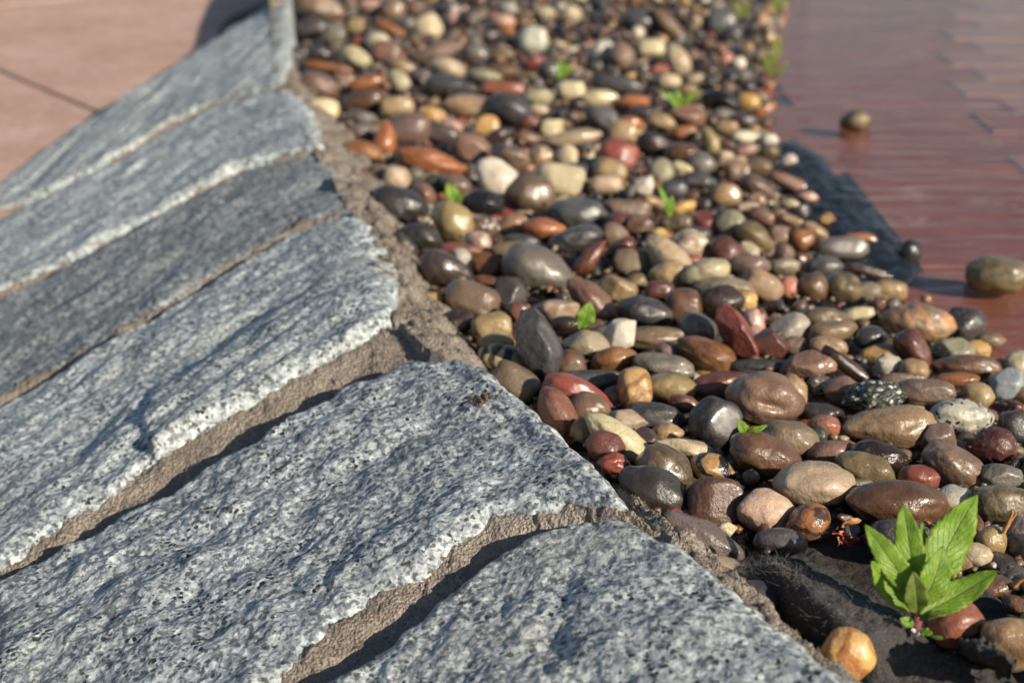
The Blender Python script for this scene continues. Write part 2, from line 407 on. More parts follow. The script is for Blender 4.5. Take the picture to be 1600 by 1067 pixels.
for k, (fe, ne, tint, rel, streak, lab) in enumerate(SLABS):
    nu, nv = (430, 300) if k < 2 else ((400, 190) if k < 4 else (300, 150))
    A = edge3d(fe, nu); B = edge3d(ne, nu)
    for E_ in (A, B):
        d0 = E_[0] - E_[6]; d0[2] *= .3; E_ -= 0; w_ = np.linspace(1, 0, 40)[:, None]; E_[:40] += d0 / np.linalg.norm(d0) * .008 * w_
    cr_ = (B - A); cr_ /= np.linalg.norm(cr_, axis=1)[:, None]; A = A - cr_ * (0 if k == 0 else .0035); B = B + cr_ * (-.001 if k == 1 else .0035)
    v = np.linspace(0, 1, nv)[None, :, None]
    P = A[:, None] * (1 - v) + B[:, None] * v
    Pu = np.gradient(P, axis=0); Pv = np.gradient(P, axis=1)
    N = np.cross(Pv, Pu); N /= np.linalg.norm(N, axis=2)[..., None]
    if N[..., 2].mean() < 0: N = -N
    N = N.mean((0, 1)); N /= np.linalg.norm(N)
    lu = np.cumsum(np.linalg.norm(Pu, axis=2), axis=0); lv = np.cumsum(np.linalg.norm(Pv, axis=2), axis=1)
    Lv = lv[:, -1:]
    du0, du1, dv0, dv1 = lu, lu[-1:] - lu, lv, Lv - lv
    q = np.stack([lu, lv, np.full_like(lu, k * 3.1)], 2)
    st = np.array([1 - .72 * streak, 1.0, 1.0])
    # wavering outline: move rim points in the plane
    wob = fbm(P * np.array([38, 38, 38.]) + k, 3)[..., None] * .0024 * np.exp(-np.minimum(np.minimum(dv0, dv1), du0) / .012)[..., None]
    vd = Pv / np.linalg.norm(Pv, axis=2)[..., None]
    ud = -Pu / np.linalg.norm(Pu, axis=2)[..., None]
    vv_ = v[..., 0] + 0 * lu
    P = P + ud * (((.013 if k > 1 else .007) * np.sin(math.pi * vv_) ** .7 - .006 + .004 * fbm(P * 45 + 31, 2)) * np.exp(-du0 / .035))[..., None]
    P = P + vd * wob * np.where(dv0 < dv1, 1, -1)[..., None]
    h = rel * (.0042 * perlin(q * 15 * st + 3) + .0024 * fbm(q * 40 * st, 2, .5) + .0006 * fbm(q * 150 * st + 9, 3, .55))
    h -= .0020 * np.abs(perlin(q * 22 * st + 5)) * rel
    if k == 2:
        ug = np.linspace(0, 1, nu)[:, None] + .03 * perlin(q * 60)
        step = sstep(.52, .78, v[..., 0] + .05 * perlin(q * 40)) * (1 - sstep(.58, .605, ug))
        h += .0058 * step - .0005 * (1 - sstep(.58, .605, ug)) * sstep(.3, .6, v[..., 0]) * (1 - sstep(.6, .7, v[..., 0]))
    if k == 3: h -= .003
    if k == 5: h -= .020 * (1 - sstep(0, .45, v[..., 0])) ** 1.5
    def rnd(d, R): x = np.clip(1 - d / R, 0, 1); return R * (1 - np.sqrt(np.maximum(0, 1 - x * x)))
    jag = 1 + .35 * fbm(P * 70, 2)
    h -= rnd(dv0, .010 * jag) * .9 + rnd(dv1, .012 * jag) * .9 + rnd(du0, .015 * jag) * .8 + rnd(du1, .012) * .8
    P = P + N * h[..., None]
    V = P.reshape(-1, 3); Fc = grid_faces(nu, nv)
    down = np.array([0, 0, -1]) * .05 - N * .02
    V, F2 = grid_skirt(V, nu, nv, down)
    o = mesh_obj('granite_slab', V - np.array(border.location), Fc + F2, M['granite'], border)
    o['tint'] = [float(c) for c in tint]; o['label'] = lab
    edges.append((A, B, N))
# mortar in the joints
for k in range(len(SLABS) - 1):
    A0, B1 = edges[k][0], edges[k + 1][1]          # far edge of nearer slab, near edge of farther slab
    N = edges[k][2]; n, m = 360, 36
    a = resample(A0, n); b = resample(B1, n)
    ov = .012
    dirv = a - b
    for i_ in range(n):                              # pair each point with the nearest one across the joint
        b[i_] = B1[np.argmin(np.linalg.norm(B1 - a[i_], axis=1))]
    dirv = a - b; dn = edges[k][1].mean(0) - edges[k][0].mean(0); dn = (dn / np.linalg.norm(dn))[None]
    b2 = b - dn * ov; a2 = a + dn * ov
    v = np.linspace(0, 1, m)[None, :, None]
    P = b2[:, None] * (1 - v) + a2[:, None] * v
    P = P - N * (.0050 + .011 * sstep(.15, .75, v))
    P = P + N * (.0022 * fbm(P * 55, 3) + .0011 * fbm(P * 260, 3, .65))[..., None]
    V, F2 = grid_skirt(P.reshape(-1, 3), n, m, np.array([0, 0, -.03]))
    mesh_obj('mortar_joint', V - np.array(border.location), grid_faces(n, m) + F2, M['mortar'], border)
# mortar haunch on the pebble side
HL = [(430, -70), (420, 0), (425, 60), (428, 120), (465, 190), (505, 262), (545, 330), (585, 410), (590, 480), (690, 558), (770, 620), (880, 720), (975, 800), (1010, 830), (1120, 938), (1280, 1060), (1440, 1185), (1640, 1345)]
HR = [(470, -70), (452, 0), (450, 60), (470, 128), (545, 205), (600, 285), (635, 372), (672, 440), (722, 515), (750, 566), (790, 610), (890, 702), (1010, 802), (1080, 836), (1160, 905), (1300, 1052), (1470, 1190), (1680, 1350)]
n, m = 640, 46
hl = resample(chaikin(np.array([onz(x, y, .012 if 700 < x < 1000 else ZR - .006) for x, y in HL]), 2), n)
hr = resample(chaikin(np.array([onz(x, y, .008 if 760 < x < 1005 else .020) for x, y in HR]), 2), n)
v = np.linspace(0, 1, m)[None, :, None]
P = hl[:, None] * (1 - v) + hr[:, None] * v
P[..., 2] += (.006 * np.sin(math.pi * v[..., 0]) + .0040 * fbm(P * 45, 4, .6) + .0022 * fbm(P * 190, 3, .65) - .004 * np.maximum(0, perlin(P * 95) - .18) * 3)
outw = (hr - hl); outw[:, 2] = 0; outw /= np.linalg.norm(outw, axis=1)[:, None]
P += outw[:, None] * (.006 * fbm(P * 40 + 7, 3) * v[..., 0])[..., None]
V, F2 = grid_skirt(P.reshape(-1, 3), n, m, np.array([0, 0, -.05]))
mesh_obj('mortar_haunch', V - np.array(border.location), grid_faces(n, m) + F2, M['mortar'], border)

# ------------------------------------------------------------------ bed under the pebbles, puddle, red paving
nx, ny = 90, 130
gx = np.linspace(-.45, 1.35, nx); gy = np.linspace(.15, 3.2, ny)
X, Y = np.meshgrid(gx, gy, indexing='ij')
P = np.stack([X, Y, np.zeros_like(X)], 2).reshape(-1, 3)
rd = ridge_dist(P)
ws = water_side(P)
P[:, 2] = bed_height(P) - .014 - .012 * sstep(-.06, .05, ws) + .003 * fbm(P * 40, 2)
P[:, 2] = np.where(rd < 0, np.maximum(Z_PAVE_L - .03, P[:, 2] + TH * rd * 1.4 - .01), P[:, 2])
bed = mesh_obj('pebble_bed', P, grid_faces(nx, ny), M['bed']); tag(bed, kind='structure')
# red paving below the water: large pavers with joints
pv = empty('red_paving', (0.6, 1.3, Z_PAVE_R)); tag(pv, kind='structure')
pl0 = np.array(pv.location)
bp = [(p[0] - .12, p[1], -.022) for p in WL[::-1]] + [(WL[0][0] - .12, 7, -.022), (6, 7, -.022), (6, WL[-1][1], -.022)]
mesh_obj('paving_base', np.array(bp) - pl0, [tuple(range(len(bp)))], M['bed'], pv, smooth=False)
y1, y2 = onz(1400, 165, Z_PAVE_R)[1], onz(1400, 268, Z_PAVE_R)[1]; PH = y1 - y2; PW = .52
PE = np.array([onz(x, y, 0)[:2] for x, y in [(1521, -110), (1521, -40), (1521, 0), (1521, 98), (1560, 142), (1600, 190), (1660, 250), (1800, 380), (2100, 620)]])
def pale_edge(y): return np.interp(y, PE[::-1, 1], PE[::-1, 0])
for k in range(-4, 9):
    for i in range(-3, 8):
        x0 = .62 + PW * i + (.21 if k % 2 else 0); yy0 = y2 + PH * k; g = .0014
        poly = [(x0 + g, yy0 + g), (x0 + PW - g, yy0 + g), (x0 + PW - g, yy0 + PH - g), (x0 + g, yy0 + PH - g)]
        c = np.mean(poly, 0)
        if water_side(c)[0] > -.34 and min(ridge_dist(q)[0] for q in np.array(poly)) > .05 and x0 < 3.5:
            slab_box('paver', np.array(poly) - pl0[:2], -.03, .0003 * ((i * 5 + k * 3) % 3), M['paving_right'], pv, .0012)
yb = onz(1521, 620, 0)[1]; row = 0
while yb < 4.6:
    x0 = pale_edge(yb + .045); bw = .088
    xk = x0 + (0 if row % 2 else -.04); first = True
    while xk < x0 + 1.5:
        xe = (math.floor(xk / .2 + 1e-6) + 1) * .2 + (.1 if row % 2 else 0); xe = xk + .2 if xe - xk < .06 else xe
        hz = Z_PAVE_R + random.uniform(.001, .0028)
        slab_box('brick', np.array([(xk + .003, yb + .003), (xe - .003, yb + .003), (xe - .003, yb + bw - .003), (xk + .003, yb + bw - .003)]) - pl0[:2], -.01, hz - pl0[2], M[random.choice(['paving_pale', 'paving_pale', 'paving_pale', 'paving_right'])], pv, .002)
        xk = xe
    yb += bw; row += 1
wat = mesh_obj('water', [(-.5, .15, 0), (6, .15, 0), (6, 7, 0), (-.5, 7, 0)], [(0, 1, 2, 3)], M['water'], smooth=False)
# keep the sheet on the pebble side only
Wp = [tuple(np.append(p, 0)) for p in RIDGE[::-1] + np.array([.02, 0])]
wat.data.clear_geometry()
Vw = Wp + [(-.25, 3.2, 0), (-.2, 7, 0), (6, 7, 0), (6, .05, 0)]
wat.data.from_pydata(Vw, [], [tuple(range(len(Vw)))]); wat.data.update()
if wat.data.polygons[0].normal.z < 0: wat.data.flip_normals()
tag(wat, kind='structure')

# ------------------------------------------------------------------ pebbles
COLS = dict(  # seen colour (sRGB), second colour, word
 taupe=((128, 106, 86), (92, 74, 60), 'grey-brown'), olive=((126, 107, 78), (90, 77, 56), 'olive-brown'), grey=((120, 112, 106), (88, 82, 80), 'mid-grey'),
 char=((66, 61, 60), (44, 42, 44), 'charcoal'), slate=((78, 77, 80), (56, 55, 58), 'slate-grey'), bluegrey=((98, 99, 101), (76, 77, 80), 'blue-grey'),
 rust=((146, 92, 48), (106, 64, 36), 'rust-brown'), orange=((168, 104, 54), (132, 78, 42), 'orange'), amber=((148, 98, 44), (106, 66, 30), 'amber'),
 red=((148, 74, 58), (114, 56, 46), 'brick-red'), maroon=((108, 60, 52), (82, 46, 42), 'maroon'), pink=((192, 146, 130), (216, 190, 176), 'pink'),
 salmon=((194, 126, 102), (150, 92, 80), 'salmon'), cream=((210, 196, 158), (180, 164, 124), 'cream'), white=((226, 216, 200), (190, 178, 160), 'white'),
 yellow=((200, 162, 90), (160, 116, 56), 'yellow-tan'), tan=((172, 142, 104), (138, 106, 74), 'tan'), beige=((190, 168, 142), (160, 136, 112), 'beige'),
 brown=((112, 80, 58), (84, 60, 44), 'brown'), redbr=((122, 74, 56), (90, 54, 42), 'red-brown'), dkbr=((68, 52, 43), (48, 38, 33), 'dark brown'),
 mauve=((130, 106, 94), (100, 82, 74), 'mauve'), purple=((84, 71, 70), (60, 52, 52), 'purplish'), olivetan=((158, 138, 90), (124, 104, 64), 'olive-tan'),
 gcream=((196, 182, 150), (154, 142, 114), 'greenish cream'), ggreen=((148, 140, 118), (116, 108, 92), 'grey-green'), pale=((186, 184, 172), (152, 150, 142), 'pale grey'),
 pblue=((156, 170, 180), (120, 134, 146), 'pale blue'), black=((40, 40, 43), (26, 26, 30), 'black'), gblack=((64, 72, 58), (36, 42, 36), 'dark green'),
 terra=((156, 94, 66), (120, 70, 50), 'terracotta'), rosy=((140, 104, 86), (110, 80, 66), 'rosy brown'),
)
# x, y, long, short (px of the 1600 px photo), tilt (deg, clockwise), colour, shape, pattern, short name (landmarks only)
# shapes: e smooth, b boxy, o egg, a angular, f flat, r rough ; patterns: m mottled, s speckled, v banded
T = """
658 369 62 40 15 char e - glossy charcoal pebble with blue sheen
635 381 48 20 45 char e - 
699 424 84 50 25 purple o - dark purplish egg by the mortar
725 409 46 34 30 pale a - pale grey triangular chip
764 415 46 38 15 rust a - rust-brown triangular pebble
721 391 64 20 8 redbr f - 
746 377 42 34 35 pink o m 
800 389 68 22 -5 olive f - 
764 443 46 22 15 rust e m 
738 469 84 52 20 taupe b - large grey-brown oblong beside the mortar
800 460 60 42 70 char a - 
813 490 46 30 20 redbr a - 
768 512 60 44 -10 olivetan b - 
775 538 58 32 0 yellow e - 
794 566 94 48 20 black e v black and cream mottled disc
807 596 74 46 30 taupe b - 
838 540 112 64 65 slate a - large slate-grey teardrop
870 485 64 36 10 beige a m beige chunk left of the leaf
886 508 52 28 0 dkbr e - 
916 538 72 42 8 ggreen a - 
968 523 60 46 -30 white a m white angular chunk
960 561 68 36 -10 amber e - glossy amber oval
890 570 52 46 0 brown e - 
914 594 112 30 -3 slate f m 
903 615 108 46 20 red o - dull red lens-shaped pebble
871 646 88 50 60 redbr e - red-brown oval on the granite edge
921 640 66 50 20 taupe e - 
960 622 38 34 40 taupe e - 
992 608 66 50 80 yellow b v upright yellow-tan block
1037 575 92 42 10 grey e - 
1047 551 44 30 15 mauve e - 
1045 607 80 44 5 olivetan e - 
1069 631 50 26 15 redbr e - 
1103 555 96 50 25 amber o m large amber pebble
1090 514 60 48 15 grey o - sparkling grey cone pebble
1024 528 100 34 0 olive o - 
1068 477 54 50 0 brown b - 
1031 455 44 32 0 maroon b - 
965 452 60 38 10 tan a m tan and orange angular chunk
994 441 32 26 0 olive e - 
927 472 100 44 45 rosy e - rosy brown sausage behind the leaf
1006 488 84 46 15 slate e m 
1044 408 94 52 50 beige o - pale beige slanting pebble
1044 428 60 42 0 tan o - 
989 412 60 44 0 olive b - 
969 389 50 26 -30 maroon o - 
922 404 70 28 -50 redbr o - 
897 376 88 38 -20 slate e v 
850 359 68 34 5 orange e - bright orange dome
815 378 54 22 5 slate f - 
840 426 112 76 20 grey o - large smooth grey egg
902 335 90 48 3 bluegrey e - blue-grey dome with white glint
829 305 76 58 15 taupe e - metallic grey-brown ball with sun glints
874 282 78 48 10 cream b - cream blocky pebble
771 277 66 56 45 white o - white egg-shaped pebble
754 318 64 38 0 black e - 
966 243 60 48 20 red e - smooth red ball
953 268 52 36 10 tan b m 
946 289 48 28 0 beige b - 
884 245 36 34 0 cream o - 
897 216 84 26 -10 beige e - 
827 192 36 28 0 maroon e - small maroon ball
944 187 60 38 30 bluegrey e - 
936 155 58 28 -5 cream e - 
799 172 68 46 20 slate e - slate-blue slab beside the long cream pebble
841 153 46 28 0 gcream e - 
842 173 32 18 10 cream e - 
741 168 96 36 5 tan e - long cream-tan sausage
762 198 36 32 0 yellow b - 
737 234 62 46 25 rosy a - 
779 213 50 22 -25 dkbr e - 
844 245 38 36 0 tan e - 
797 245 62 32 20 taupe a m 
904 269 54 26 5 purple f - 
972 209 44 36 10 tan b - 
979 327 74 28 3 taupe f - 
968 348 46 30 20 maroon e - 
961 366 40 34 0 taupe o - 
1000 354 42 32 10 rosy a m 
1009 290 36 34 20 white a - white nugget beside the green blade
1028 366 32 20 15 yellow a - 
1079 384 62 48 15 white e m white and brown ball
1081 408 38 20 0 red e - 
1088 366 44 22 0 slate e - 
1058 348 52 26 0 olive b v 
1107 350 48 34 50 red a - 
1142 351 46 42 30 ggreen a - 
1135 306 46 36 5 tan e - tan ball with white glint
1094 285 50 30 5 slate a - 
1150 294 36 24 40 red a - 
1184 294 60 32 30 mauve o - 
1234 287 68 22 25 rosy f - rosy flat shard by the membrane
1262 308 32 16 8 pink e - 
1182 313 32 22 10 tan e - 
1234 319 30 16 5 gcream e - 
1236 345 42 16 20 tan f - 
1291 345 28 24 0 yellow a m 
1180 371 66 38 35 olive o - 
1216 369 36 30 0 rosy b m 
1253 375 38 32 0 rust e - 
1272 362 46 24 25 tan e - 
1315 388 78 34 2 grey b - grey slab with a long white glint
1345 374 48 20 5 orange f - 
1135 396 56 44 45 maroon e - large maroon oval
1170 396 40 30 60 cream a - 
1225 396 30 28 0 taupe e - 
1225 416 46 26 0 ggreen e - 
1287 418 58 34 -5 bluegrey e - 
1171 415 62 32 8 mauve e - 
1192 447 64 40 28 tan b - tan thumb-shaped pebble
1102 428 74 42 -15 cream o v 
1132 453 94 38 8 ggreen e - long grey-green pebble
1233 449 32 32 0 salmon e - 
1272 450 46 42 60 brown o - 
1316 449 60 44 5 olive e v 
1390 454 52 32 5 tan b - 
1356 456 40 30 5 ggreen e - 
1160 471 44 36 0 yellow e m yellow mottled knob
1128 470 66 46 0 dkbr e m 
1152 522 96 44 60 red a - brick-red wedge
1177 505 46 32 80 pink e - 
1202 541 50 46 50 maroon a - maroon angular block
1234 514 62 44 -15 pale a - 
1240 540 42 28 0 taupe e - 
1294 541 56 28 10 tan b - 
1300 520 76 38 -12 olive o - 
1287 497 74 32 5 olive e - 
1341 490 46 20 -8 cream b - cream bar-shaped pebble
1261 570 82 42 -5 rosy a - 
1322 570 84 22 38 dkbr f - dark brown stick-shaped stone
1190 576 102 28 3 char e - 
1129 604 102 46 -5 redbr e - 
1195 622 116 78 12 rosy e - large rosy stone with sparkling dent
1240 612 54 42 70 tan e - 
1117 662 80 80 0 char e m big dark ball with a white facet
1283 602 42 32 0 taupe r s 
1316 612 58 46 5 mauve e - 
1366 620 98 50 -5 gblack r s rough dark green stone
1444 612 86 38 3 mauve b - smooth mauve-grey oblong
1527 617 46 42 45 olivetan o - 
1572 602 56 46 -40 pblue a - pale blue wedge
1502 651 98 52 5 pale e s grey speckled granite cobble
1390 667 138 64 0 tan o - large smooth tan stone
1468 685 54 48 20 mauve a - 
1551 697 66 58 0 maroon r m craggy dark red stone
1582 668 50 36 80 char b - 
1372 713 92 46 10 dkbr e m 
1490 728 100 56 30 taupe e - grey-brown stone with a cracked top
1562 745 60 40 0 grey a - silvery square block
1435 746 62 38 5 red e - red oval in the shallows
1351 734 88 50 15 olive o - 
1272 756 120 66 3 beige e - large pinkish-beige stone
1300 710 74 42 -5 rosy e - 
1230 686 94 56 10 taupe e - 
1290 666 54 34 5 salmon e m 
1280 646 72 32 5 char e - 
1278 680 28 28 0 gblack e - 
1402 787 156 70 3 brown e - biggest wet brown stone behind the seedling
1338 764 68 30 0 ggreen f - 
1488 781 64 46 0 pale e - 
1567 788 94 54 3 olive f v broad olive disc at the right edge
1552 846 48 44 60 olivetan o - glossy olive-tan egg
1523 866 50 34 0 beige e - 
1493 974 88 70 0 terra e - terracotta dome beside the seedling
1580 1006 92 76 5 tan e m large tan stone in the corner
1327 1022 80 74 30 yellow e v yellow banded egg
1117 786 84 78 0 brown b m brown stone with a broken face
1194 797 82 64 5 beige e - grey-beige oval in front of the pink stone
1262 817 70 52 -30 amber e v amber-brown oval
1219 846 80 40 5 slate e - 
1099 840 132 50 32 grey o - long grey finger-shaped stone
1114 732 70 44 15 yellow e v mustard stone with black stripes
1022 766 114 70 30 char o - large smooth charcoal wedge
1039 731 88 62 25 olive e m 
945 698 60 46 15 maroon e - glossy maroon ball at the granite edge
960 725 52 36 15 red r - 
962 683 112 46 35 cream o - long cream wedge
981 657 60 34 15 beige a m 
1009 687 46 34 35 purple a - 
1042 677 50 30 0 tan e - 
1071 702 92 34 15 gcream o m pointed cream cone
1021 651 94 42 5 slate f m 
1193 712 108 64 20 brown e - large brown loaf-shaped stone
1052 805 30 22 0 red r - 
1134 828 36 24 -20 gcream a - 
912 672 40 40 0 olive e - 
1435 506 106 58 5 taupe e v large banded grey-orange stone
1429 548 70 42 55 maroon o - maroon pear-shaped pebble
1487 549 68 42 5 ggreen a - 
1527 546 40 28 10 yellow e - 
1360 528 50 36 0 slate e - 
1390 572 48 36 5 white r - white lumpy quartz
1379 554 68 34 0 yellow e - 
1510 574 104 38 3 brown e m 
1495 594 68 24 0 rust e - 
1427 580 46 38 0 tan e - 
1411 592 70 18 0 taupe f - 
1547 532 48 22 0 olive e - 
1592 570 44 42 0 gcream e - 
1574 570 36 20 20 pink e - 
1356 424 84 16 15 dkbr f - 
1422 394 32 36 0 black e - black ball at the water's edge
1562 430 98 56 3 olive e - olive-brown boulder standing in the puddle
1337 190 48 32 0 olive e m 
623 322 88 56 20 char e - large charcoal oval by the mortar
619 279 44 38 30 beige e - pale beige chip
602 219 54 34 100 orange o - upright orange oval
569 238 60 32 20 amber e - 
676 254 108 38 15 orange o - long orange lozenge
640 204 62 48 0 mauve b - 
690 210 70 28 15 purple f - 
676 181 46 26 15 yellow e m 
706 198 34 22 20 pink a - 
620 168 52 30 -5 tan b - 
572 160 72 38 -10 brown e - 
503 176 52 40 0 cream b - 
565 186 50 24 10 grey e m 
567 207 38 26 0 grey e - 
498 135 62 38 15 mauve e - 
457 92 40 36 0 char e - 
591 271 34 28 0 taupe a - 
648 274 28 24 0 grey e - 
681 288 38 30 0 gblack e - 
713 291 50 36 30 taupe e - 
664 304 42 28 50 rosy e - 
707 345 68 54 50 olivetan o - two-lobed olive-tan pebble
756 354 48 32 0 taupe e s 
803 352 48 32 -10 tan e m 
500 14 84 42 20 taupe a - big grey-brown rock at the far granite corner
556 42 26 24 0 olivetan b - 
491 46 42 34 0 purple b - 
522 55 36 34 0 grey b - 
590 63 38 24 0 cream e - 
560 67 26 16 0 red e - 
669 43 44 42 0 cream e - round cream pebble far back
684 83 80 28 -15 mauve e - 
699 108 52 30 15 beige e - 
699 136 70 34 5 slate e - slate slab behind the long cream pebble
498 85 40 24 0 char e - 
556 91 52 30 30 gcream e m 
605 83 46 36 0 rosy b - 
629 106 48 24 20 tan e - 
513 106 72 16 8 rust f - 
571 130 64 22 -15 rust e - 
624 128 42 28 50 gcream e - 
582 12 42 22 0 pink e - 
648 12 30 26 0 mauve e - 
614 16 40 36 0 taupe e - 
702 14 42 22 0 slate e - 
712 30 34 26 0 pink a - 
609 46 52 18 25 rust f - 
832 64 42 40 0 pale b - pale grey cube far back
836 98 38 22 -20 red a - red chip far back
851 23 34 24 0 gcream e - 
892 23 34 28 0 gcream e - 
785 140 66 22 0 terra f - 
757 119 54 20 8 ggreen e - 
787 35 38 24 0 pink e - 
792 50 24 18 0 orange e - 
939 82 42 34 -50 pale e - 
744 85 40 32 0 grey e - 
971 88 46 40 80 mauve o - 
892 143 44 30 0 cream b - 
966 134 76 26 10 slate f - 
785 113 58 28 0 brown e - 
860 111 36 32 0 slate e - 
736 30 32 28 80 purple e - 
1017 76 40 28 0 cream b - cream block far back
1057 95 56 34 65 beige o - upright pale beige pebble far back
1030 111 34 20 -10 red a - 
1045 128 36 24 0 cream e - 
996 51 20 18 0 white e - 
1000 36 58 42 0 slate e - 
1045 42 72 24 45 taupe e - 
1135 95 24 22 0 salmon e - 
1154 100 22 20 0 white e - 
1127 35 44 38 0 bluegrey b - 
1127 157 58 28 20 black e - 
1092 157 38 26 0 tan e - 
1067 179 68 38 15 rosy a - 
989 160 50 22 0 orange e - 
1002 178 42 22 0 char e - 
983 194 42 22 0 orange e - 
1032 191 48 26 15 tan e - 
1069 208 40 20 -5 amber b - amber brick-shaped pebble
1109 222 46 26 70 olivetan o - upright olive-tan pebble
1167 215 48 20 5 white o - white splinter near the water
1201 220 28 20 0 pale e - 
1161 190 46 24 0 purple e - 
1163 235 46 22 -10 rosy e - 
1202 238 30 22 0 olive e - 
1182 261 46 28 5 olive e - 
1152 268 38 32 0 taupe b - 
1064 264 36 20 15 cream e - 
1034 269 40 36 60 ggreen b - 
1096 257 42 34 0 grey e - 
1064 240 52 32 0 brown e - 
1021 225 52 34 10 dkbr e - 
1232 253 28 24 0 pale e - 
1052 297 42 28 0 slate b - 
"""
PEB = []
for ln in T.strip().splitlines():
    w = ln.split()
    PEB.append(dict(x=float(w[0]), y=float(w[1]), a=float(w[2]) * .54, b=float(w[3]) * .55, rot=math.radians(float(w[4])), col=w[5], shp=w[6], pat=w[7], name=' '.join(w[8:])))
assert len(PEB) <= 300, len(PEB)

def ico(level):
    import bmesh
    bm = bmesh.new(); bmesh.ops.create_icosphere(bm, subdivisions=level, radius=1)
    V = np.array([v.co[:] for v in bm.verts]); Fc = np.array([[v.index for v in f.verts] for f in bm.faces]); bm.free(); return V, Fc
ICO = {k: ico(k) for k in (1, 2, 3, 4, 5)}
def stone_shape(level, shp, seed):
    r = np.random.default_rng(seed); V = ICO[level][0].copy()
    off = r.uniform(-50, 50, 3)
    if shp in 'bf': 
        V = np.sign(V) * np.abs(V) ** (.70 if shp == 'b' else .76)
    amp = dict(e=.13, b=.11, o=.12, a=.13, f=.12, r=.16)[shp]
    nrm = ICO[level][0]
    V = V * (1 + amp * perlin(nrm * 1.1 + off) + amp * .45 * perlin(nrm * 2.3 + off))[:, None]
    if shp == 'o':
        s = r.choice([-1, 1]); k = r.uniform(.14, .30)
        sc = 1 + s * k * V[:, 0]; V[:, 1] *= sc; V[:, 2] *= sc
    cuts = dict(e=5, b=5, o=5, a=11, f=4, r=6)[shp]
    for c in range(cuts):
        n = r.normal(size=3); n /= np.linalg.norm(n)
        ext = (V @ n).max()
        d = ext * (r.uniform(.68, .88) if shp == 'a' else r.uniform(.86, .97))
        e = (V @ n) - d
        k = .95 if shp == 'a' else .55
        V -= np.outer(np.maximum(0, e) * k, n)
    if shp == 'r':
        V = V * (1 + .10 * fbm(nrm * 4 + off, 3, .6))[:, None]
    if shp == 'a': V = V * (1 + .022 * fbm(nrm * 5 + off, 3, .6))[:, None]
    else: V = V * (1 + .010 * fbm(nrm * 6 + off, 2, .5))[:, None]
    lo, hi = V.min(0), V.max(0)
    return (V - (lo + hi) / 2) / ((hi - lo) / 2)

# settle the pile: start every stone on the bed, then part the overlapping ones in depth
n = len(PEB)
dep = np.zeros(n)
for i, p in enumerate(PEB):
    z = .012
    for _ in range(6):
        P0 = onz(p['x'], p['y'], z); z = bed_height(P0)[0]
    if p['x'] > 1500 and p['y'] < 450 and p['a'] > 40: z = .006
    if 1330 < p['x'] < 1345 and p['y'] == 190: z = .006
    dep[i] = (onz(p['x'], p['y'], z) - CAM) @ FW
    p['third'] = float(np.clip(RNG.uniform(.72, .95) * p['a'], p['b'] * .75, p['b'] * 1.35))
dep0 = dep.copy()
bot = np.array([p['y'] + math.hypot(p['a'] * math.sin(p['rot']), p['b'] * math.cos(p['rot'])) for p in PEB])
pairs = []
for i in range(n):
    for j in range(i + 1, n):
        a, b = PEB[i], PEB[j]; dx, dy = b['x'] - a['x'], b['y'] - a['y']; L = math.hypot(dx, dy)
        if L > a['a'] + b['a'] or L < 1e-6: continue
        th = math.atan2(dy, dx)
        def rad(p, th): c, s = math.cos(th - p['rot']), math.sin(th - p['rot']); return 1 / math.hypot(c / p['a'], s / p['b'])
        ov = L / (rad(a, th) + rad(b, th))
        if ov < 1: pairs.append((i, j, math.sqrt(1 - ov * ov)))
for it in range(120):
    dep += (dep0 - dep) * .02
    for i, j, k in pairs:
        fr, bk = (i, j) if bot[i] > bot[j] else (j, i)
        need = (PEB[i]['third'] * dep[i] + PEB[j]['third'] * dep[j]) / FPX * k * .82
        g = need - (dep[bk] - dep[fr])
        if g > 0: dep[fr] -= g * .25; dep[bk] += g * .25
    dep = np.clip(dep, dep0 - .030, dep0 + .030)

